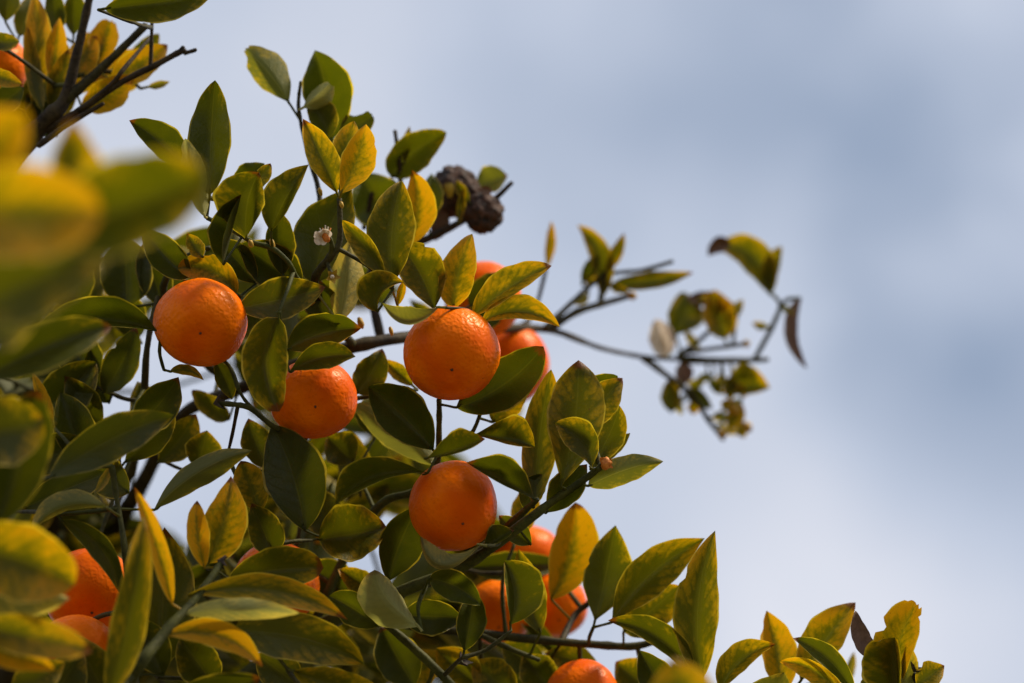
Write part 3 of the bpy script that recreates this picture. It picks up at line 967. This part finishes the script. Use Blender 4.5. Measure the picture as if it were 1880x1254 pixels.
    # --- darker foliage behind the bottom centre
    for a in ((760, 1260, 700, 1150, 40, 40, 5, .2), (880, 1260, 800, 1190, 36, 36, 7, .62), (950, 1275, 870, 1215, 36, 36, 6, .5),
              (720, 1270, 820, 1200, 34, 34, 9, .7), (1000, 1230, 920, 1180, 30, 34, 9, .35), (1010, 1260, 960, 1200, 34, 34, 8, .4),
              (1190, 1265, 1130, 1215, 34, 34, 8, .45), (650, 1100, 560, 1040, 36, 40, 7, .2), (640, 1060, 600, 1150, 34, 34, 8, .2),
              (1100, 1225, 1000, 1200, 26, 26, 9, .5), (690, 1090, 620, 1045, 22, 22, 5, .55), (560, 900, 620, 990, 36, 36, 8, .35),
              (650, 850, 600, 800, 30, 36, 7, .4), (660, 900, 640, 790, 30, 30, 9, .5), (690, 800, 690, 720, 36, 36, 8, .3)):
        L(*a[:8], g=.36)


# ------------------------------------------------------------------ fruit


def rind_mesh(seed, basis, sx, sy, rad):
    """A slightly lopsided fruit, its stylar end turned the way it hangs."""
    rnd = random.Random(40 + seed)
    nu, nv = 44, 30
    off = V((rnd.uniform(-9, 9), rnd.uniform(-9, 9), rnd.uniform(-9, 9)))
    verts, faces = [], []
    for j in range(nv + 1):
        th = math.pi * j / nv             # 0 stylar end, pi stem end
        for i in range(nu):
            ph = 2 * math.pi * i / nu
            d = V((math.sin(th) * math.cos(ph), math.sin(th) * math.sin(ph), math.cos(th)))
            r = 1.0 + .05 * noise.noise(d * 1.1 + off) + .012 * noise.noise(d * 4 + off)
            zz = d.z * .93 - .06 * math.exp(-(th / .26) ** 2) + .06 * math.exp(-((math.pi - th) / .25) ** 2)
            v = basis @ (V((d.x, d.y, zz)) * r * rad)
            x, y, z = v.dot(RIGHT) * sx, v.dot(UP) * sy, v.dot(FWD)
            verts.append(RIGHT * x + UP * y + FWD * z)
    for j in range(nv):
        for i in range(nu):
            i2 = (i + 1) % nu
            faces.append((j * nu + i, (j + 1) * nu + i, (j + 1) * nu + i2, j * nu + i2))
    return mesh_from('rind', verts, faces, MAT['rind'])


def star_calyx(r, n=5, mat='calyx', cup=.35):
    verts, faces = [V((0, 0, 0))], []
    for k in range(2 * n):
        a = math.pi * k / n
        rr = r * (1.0 if k % 2 == 0 else .55)
        verts.append(V((math.cos(a) * rr, math.sin(a) * rr, cup * r * (1 if k % 2 == 0 else .5))))
    for k in range(2 * n):
        verts.append(verts[1 + k] * .9 - V((0, 0, r * .22)))
    verts.append(V((0, 0, -r * .4)))
    b = 2 * n
    for k in range(2 * n):
        k2 = (k + 1) % (2 * n)
        faces.append((0, 1 + k, 1 + k2))
        faces.append((1 + k, 1 + b + k, 1 + b + k2, 1 + k2))
        faces.append((1 + b + k, len(verts) - 1, 1 + b + k2))
    return mesh_from('calyx', verts, faces, MAT[mat], smooth=False)


def fruit(cx, cy, r, z, label, ox=0.0, oy=.3, sx=1.0, sy=1.0):
    i = len([o for o in bpy.data.objects if o.name.startswith('mandarin')])
    c = P(cx, cy, z)
    s = K * (FOCUS + z / 100)
    rad = r * s
    axis = (RIGHT * ox - UP * oy - FWD * math.sqrt(max(1 - ox * ox - oy * oy, 0))).normalized()
    root = bpy.data.objects.new('mandarin', None)
    col.objects.link(root)
    root.location = c
    basis = (axis.to_track_quat('Z', 'Y').to_matrix() @ Matrix.Rotation(i * 1.9, 3, 'Z'))
    tag(root, label, 'fruit', 'ripe mandarins on the tree')
    link('rind', rind_mesh(i, basis, sx, sy, rad), root)
    sc = []
    for q in range(10):
        a = q / 10 * 6.283
        rr = .033 * rad * random.uniform(.7, 1.2)
        sc.append(basis @ V((math.cos(a) * rr, math.sin(a) * rr, rad * .885)))
    sc.append(basis @ V((0, 0, rad * .91)))
    link('stylar_scar', mesh_from('stylar_scar', sc, [(q, (q + 1) % 10, 10) for q in range(10)], MAT['scar']), root)
    ca = link('calyx', CALYX, root, basis @ V((0, 0, -rad * .88)))
    ca.rotation_euler = (basis @ Matrix.Rotation(math.pi, 3, 'X')).to_euler()
    # the twig that carries it belongs to the tree
    top = c - axis * rad * .93
    (q, par), d = nearest(top)
    if d > .004:
        m1 = top.lerp(q, .4) - axis * min(d, .02) * .3
        add_branch([(q, 5 * s), (m1, 4.5 * s), (top, 4.5 * s)], .6, 'fruit_stalk', 6)
    return root


def build_fruit():
    global CALYX
    CALYX = star_calyx(.0062)
    F = fruit
    F(370, 592, 86, 0, 'round orange mandarin left of centre under a small brownish leaf', .09, .27, 1.0, .95)
    F(576, 733, 80, 2.2, 'mandarin half hidden behind a hanging mottled leaf, left of the middle', .12, .17, 1.0, .91)
    F(830, 649, 88, 0, 'large orange mandarin in the middle crowned by a fan of yellow edged leaves', .02, .38)
    F(833, 929, 83, 0, 'orange mandarin directly below the middle one, above the green diagonal twig', .25, .38, .985, 1.01)
    F(936, 668, 75, 20, 'blurred mandarin peeping out behind the right side of the middle one', .1, .5)
    F(888, 549, 71, 16, 'shaded mandarin top showing between the leaves above the middle one', .1, .6)
    F(-10, 124, 63, 12, 'mandarin cut by the left edge near the top corner', .2, .4)
    F(165, 1088, 84, 2, 'reddish shaded mandarin at the lower left behind a curled blurred leaf', .2, .4)
    F(140, 1204, 78, -3, 'mandarin low in the left corner, only its top arc showing', .1, .5)
    F(506, 1072, 80, 5, 'mandarin mostly covered by broad green leaves at the lower left of centre', .1, .5)
    F(968, 1028, 66, 18, 'blurred mandarin right of the diagonal twig behind a tall yellow leaf', .1, .5)
    F(916, 1124, 62, 14, 'blurred mandarin behind a hanging green leaf under the diagonal twig', .0, .4)
    F(1020, 1112, 60, 17, 'blurred mandarin sliver under the tall yellow leaf, beside a dark dry calyx', .1, .4)
    F(1068, 1276, 67, 6, 'mandarin rising from the bottom edge right of the middle', .0, .5)
    F(140, 576, 46, 42, 'tiny far mandarin glimpsed among dark leaves at the left', .0, .4)


def build_withered():
    for (cx, cy, r, z, seed, label) in ((834, 351, 48, 15, 3, 'upper of two dark withered fruits, brown with a yellow patch'),
                                        (887, 391, 39, 14, 8, 'lower of two dark withered fruits on the bare twig')):
        rad = r * K * (FOCUS + z / 100)
        nu, nv = 64, 44
        verts, faces = [], []
        for j in range(nv + 1):
            th = math.pi * j / nv
            for i in range(nu):
                ph = 2 * math.pi * i / nu
                d = V((math.sin(th) * math.cos(ph), math.sin(th) * math.sin(ph), math.cos(th)))
                q = d * 2.2 + V((seed, 0, 0))
                rr = 1 + .14 * noise.noise(q) - .18 * abs(noise.noise(q * 2.1)) - .10 * abs(noise.noise(q * 5.3)) + .03 * math.sin(ph * 9 + 5 * noise.noise(q)) * math.sin(th)
                verts.append(d * rad * rr)
        for j in range(nv):
            for i in range(nu):
                i2 = (i + 1) % nu
                faces.append((j * nu + i, (j + 1) * nu + i, (j + 1) * nu + i2, j * nu + i2))
        root = bpy.data.objects.new('withered_fruit', None)
        col.objects.link(root)
        root.location = P(cx, cy, z)
        tag(root, label, 'withered fruit', 'withered fruits on the bare twig')
        link('rind', mesh_from('rind', verts, faces, MAT['rot']), root)
        if seed == 3:
            pv = []
            for i in range(11):
                a = i / 10 * 6.283
                w = .3 * rad * (1 + .2 * math.sin(3 * a))
                pv.append(-FWD * rad * .93 - RIGHT * rad * .15 + RIGHT * math.cos(a) * w * .7 + UP * math.sin(a) * w)
            pv.append(-FWD * rad * 1.05 - RIGHT * rad * .15)
            link('exposed_flesh', mesh_from('exposed_flesh', pv, [(i, i + 1, 11) for i in range(10)], MAT['rotspot']), root)


# ------------------------------------------------------------------ flowers, buds and dry calyxes (parts of the tree)
def blob(name, px, py, z, rx, ry, mat, seed=1, amp=.2, rot=0.0, parent=None):
    s = K * (FOCUS + z / 100)
    nu, nv = 12, 8
    verts, faces = [], []
    for j in range(nv + 1):
        th = math.pi * j / nv
        for i in range(nu):
            ph = 2 * math.pi * i / nu
            d = V((math.sin(th) * math.cos(ph), math.sin(th) * math.sin(ph), math.cos(th)))
            r = 1 + amp * noise.noise(d * 1.8 + V((seed * 3.1, 0, 0)))
            x, y = d.x * rx * r, d.z * ry * r
            x, y = x * math.cos(rot) - y * math.sin(rot), x * math.sin(rot) + y * math.cos(rot)
            verts.append((RIGHT * x + UP * y + FWD * d.y * rx * r) * s)
    for j in range(nv):
        for i in range(nu):
            i2 = (i + 1) % nu
            faces.append((j * nu + i, (j + 1) * nu + i, (j + 1) * nu + i2, j * nu + i2))
    return link(name, mesh_from(name, verts, faces, MAT[mat]), parent or tree, P(px, py, z) - T0)


def petal(parent, a, length, width, curl, s, mat='petal'):
    verts, faces = [], []
    d = RIGHT * math.cos(a) + UP * math.sin(a)
    e = RIGHT * -math.sin(a) + UP * math.cos(a)
    for i in range(6):
        u = i / 5
        w = width * math.sin(math.pi * (.12 + .85 * u)) ** .8
        ang = curl * u
        p = d * (length * math.sin(max(ang, .01)) / max(abs(curl), .01)) * (1 if curl > 0 else -1) - FWD * length * .5 * (1 - math.cos(ang))
        for t in (-1, 0, 1):
            verts.append((p + e * w * t - FWD * w * .35 * abs(t)) * s)
    for i in range(5):
        for j in range(2):
            faces.append((i * 3 + j, i * 3 + j + 1, (i + 1) * 3 + j + 1, (i + 1) * 3 + j))
    return link('petal' if mat == 'petal' else 'sepal', mesh_from('petal', verts, faces, MAT[mat]), parent)


def build_flowers():
    s = K * FOCUS
    f = blob('flower', 598, 436, -.6, 7, 10, 'anther', 2, .3, .5)
    for a, ln, w, c in ((2.9, 40, 7, 2.0), (2.2, 34, 7, 2.3), (3.6, 34, 8, 1.6), (1.5, 26, 7, 1.7), (.8, 22, 6, 1.5), (4.3, 20, 6, 1.2)):
        petal(f, a, ln, w, c, s)
    for k in range(8):
        a = 1.0 + k * .3
        d = (RIGHT * math.cos(a) + UP * math.sin(a))
        v, fc = tube([(d * 4 * s, .9 * s), (d * 12 * s - FWD * 4 * s, .8 * s), (d * random.uniform(15, 20) * s - FWD * 3 * s + UP * 2 * s, 1.4 * s)], 5, .1)
        link('stamen', mesh_from('stamen', v, fc, MAT['anther' if k % 3 == 0 else 'petal']), f)
    f = blob('dried_flower', 1112, 850, -1, 11, 12, 'anther', 5, .6, .6)
    for a, ln, w in ((2.4, 18, 5), (.6, 16, 5), (-.6, 20, 3), (-1.3, 14, 3), (1.5, 14, 5)):
        petal(f, a, ln, w, 1.2, s, 'anther')
    for px, py, z, r, mat, rot in ((397, 740, -.6, 17, 'dark', 1.2), (610, 508, -.8, 15, 'bud', 0), (848, 1216, 2, 17, 'dark', .6),
                                   (404, 1030, -5, 15, 'dark', 2.0), (1085, 1104, 10, 22, 'dark', 1.7), (1679, 1230, -.3, 14, 'dark', .3),
                                   (1236, 1178, 5, 9, 'dark', .4), (700, 230, 8, 6, 'dark', .4)):
        if (px, py) == (700, 230):
            continue
        ss = K * (FOCUS + z / 100)
        me = star_calyx(r * ss, 5, mat, .8)
        o = link('calyx', me, tree, P(px, py, z) - T0)
        o.rotation_euler = (R(60) + rot * .3, rot * .5, rot)
        (q, par), d = nearest(P(px, py, z))
        if d > .004:
            add_branch([(q, 4 * ss), (P(px, py, z), 4 * ss)], .5, 'twig', 6)
        if mat == 'bud':
            o.rotation_euler = (R(118), 0, .3)
            blob('pistil', px, py, z - .30, 4, 4, 'petal', 3, .2)
    for px, py, z, rx, ry in ((1160, 543, 24, 9, 8), (1370, 631, 29, 7, 7), (1350, 752, 28, 12, 14), (1371, 784, 28, 10, 11), (1326, 796, 28, 10, 9),
                              (500, 448, 0, 5, 11), (460, 447, -.3, 5, 8), (570, 555, 2, 8, 6), (662, 593, 4, 6, 11), (718, 608, 3, 4, 9),
                              (588, 352, .2, 4, 8), (627, 376, -.2, 4, 7), (1356, 562, 29, 6, 7)):
        blob('bud', px, py, z, rx, ry, 'bud', px, .25, .3)


# ------------------------------------------------------------------ filler leaves further in the crown
SIL = [(0, 430), (150, 470), (250, 440), (330, 430), (380, 400), (470, 400), (520, 440), (580, 400), (650, 440), (720, 470), (760, 560), (860, 600), (950, 700),
       (990, 760), (1000, 860), (940, 930), (960, 1000), (1060, 1010), (1080, 1120), (1130, 1200), (1170, 1254), (0, 1254)]
GAPS = [(15, 590, 30), (155, 725, 18), (213, 700, 24), (285, 690, 26), (240, 540, 10), (385, 690, 34), (395, 790, 48), (330, 800, 16), (300, 840, 30), (415, 880, 22), (340, 920, 44), (245, 880, 34),
        (720, 690, 46), (700, 660, 30), (820, 765, 30), (850, 775, 34), (960, 865, 40), (700, 1000, 40), (660, 1030, 24), (580, 380, 40), (550, 400, 26), (565, 350, 40), (25, 1235, 18),
        (495, 1200, 8), (940, 900, 20), (655, 640, 16), (1110, 1195, 30), (1120, 1220, 20), (840, 800, 14), (650, 820, 8), (660, 600, 16), (735, 600, 14), (1000, 930, 12)]


def inside(x, y):
    c = False
    n = len(SIL)
    for i in range(n):
        x1, y1 = SIL[i]
        x2, y2 = SIL[(i + 1) % n]
        if (y1 > y) != (y2 > y) and x < (x2 - x1) * (y - y1) / (y2 - y1) + x1:
            c = not c
    return c


def seg_dist(px, py, ax, ay, bx, by):
    dx, dy = bx - ax, by - ay
    t = max(0, min(1, ((px - ax) * dx + (py - ay) * dy) / (dx * dx + dy * dy)))
    return math.hypot(px - ax - t * dx, py - ay - t * dy)


def build_filler(count):
    rnd = random.Random(99)
    done = tries = 0
    while done < count and tries < 20000:
        tries += 1
        x, y = rnd.uniform(-40, 1150), rnd.uniform(380, 1290)
        z = rnd.uniform(9, 40)
        ln = rnd.uniform(150, 240) / (1 + z / 130)
        a = rnd.gauss(math.pi / 2, 1.1)
        tx, ty = x + math.cos(a) * ln, y - math.sin(a) * ln
        w = ln * rnd.uniform(.21, .28)
        if not (inside(max(tx, 1), min(ty, 1250)) and inside(max((x + tx) / 2, 1), min((y + ty) / 2, 1250)) and inside(max(x, 1), min(y, 1250))):
            continue
        if any(seg_dist(gx, gy, x, y, tx, ty) < w * .9 + gr for gx, gy, gr in GAPS):
            continue
        sq = rnd.uniform(.35, 1.0)
        yv = rnd.choice((.1, .2, .3, .35, .45, .6, .8))
        leaf(x, y, tx, ty, w * sq, w * rnd.uniform(.5, 1) * sq, z, yv, up=rnd.random() < .6, g=rnd.uniform(.3, .5), n=8,
             hw=w * 1.05, dd=rnd.uniform(-.6, .6) * ln, link_max=60)
        done += 1


def build_inner_foliage():
    """The mass of leaves deep inside the crown, too blurred and dark to count."""
    rnd = random.Random(77)
    verts, faces, uvs = [], [], []
    cnt = tries = 0
    while cnt < 800 and tries < 120000:
        tries += 1
        x, y, z = rnd.uniform(-60, 1120), rnd.uniform(380, 1300), rnd.uniform(16, 62)
        ln = rnd.uniform(150, 220) / (1 + z / 130)
        a = rnd.gauss(math.pi / 2, 1.3)
        tx, ty = x + math.cos(a) * ln, y - math.sin(a) * ln
        w = ln * rnd.uniform(.2, .27)
        if not all(inside(max(qx, 1), min(qy, 1250)) for qx, qy in ((tx, ty), ((x + tx) / 2, (y + ty) / 2), (x, y))):
            continue
        if any(seg_dist(gx, gy, x, y, tx, ty) < w * .9 + gr for gx, gy, gr in GAPS):
            continue
        sq = rnd.uniform(.4, 1)
        v, f, t = leaf_grid(x, y, tx, ty, w * sq, w * rnd.uniform(.6, 1) * sq, z, None, rnd.random() < .6, rnd.uniform(-.6, .6) * ln, rnd.uniform(-.1, .1) * ln,
                            w, .46, 1.0, (), rnd, 6, 2)
        k = len(verts)
        verts += [q - T0 for q in v]
        faces += [tuple(i + k for i in q) for q in f]
        uvs += t
        cnt += 1
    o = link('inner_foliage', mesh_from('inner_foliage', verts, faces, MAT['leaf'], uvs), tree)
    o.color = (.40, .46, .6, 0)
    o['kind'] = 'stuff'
    print('INNER', cnt)


def build_outer_foliage():
    """The rest of the crown, beyond the left and lower edges of the picture."""
    rnd = random.Random(5)
    verts, faces, uvs = [], [], []
    cnt = 0
    while cnt < 1500:
        d = V((rnd.gauss(0, 1), rnd.gauss(0, 1), rnd.gauss(0, 1))).normalized() * rnd.random() ** .4
        p = V((-.80 + d.x * .85, 1.75 + d.y * .75, 1.95 + d.z * .80))
        x, y, dist = project(p)
        if dist < .7 or (-160 < x < 2040 and -200 < y < 1420):
            continue
        if x > 1000 or y < -100 and x > -100:
            continue
        a = V((rnd.gauss(0, 1), rnd.gauss(0, 1), rnd.gauss(.5, 1))).normalized()
        b = a.cross(V((rnd.gauss(0, 1), rnd.gauss(0, 1), rnd.gauss(0, 1)))).normalized()
        nrm = a.cross(b)
        ln, w = rnd.uniform(.045, .075), rnd.uniform(.011, .016)
        k = len(verts)
        for i in range(6):
            u = i / 5
            f = math.sin(math.pi * u) ** .9 * w + .0006
            for t in (-1, 0, 1):
                verts.append(p + a * ln * u + b * f * t + nrm * (abs(t) * f * .4 - .012 * u * u) - T0)
                uvs.append((u, .5 + .5 * t))
        for i in range(5):
            for j in range(2):
                faces.append((k + i * 3 + j, k + i * 3 + j + 1, k + (i + 1) * 3 + j + 1, k + (i + 1) * 3 + j))
        cnt += 1
    o = link('foliage', mesh_from('foliage', verts, faces, MAT['leaf'], uvs), tree)
    o.color = (.35, .4, .3, 0)
    o['kind'] = 'stuff'


build_fruit()
build_withered()
build_leaves()
build_flowers()
build_filler(49)
build_inner_foliage()
build_outer_foliage()
print('LEAVES', LEAVES[0])
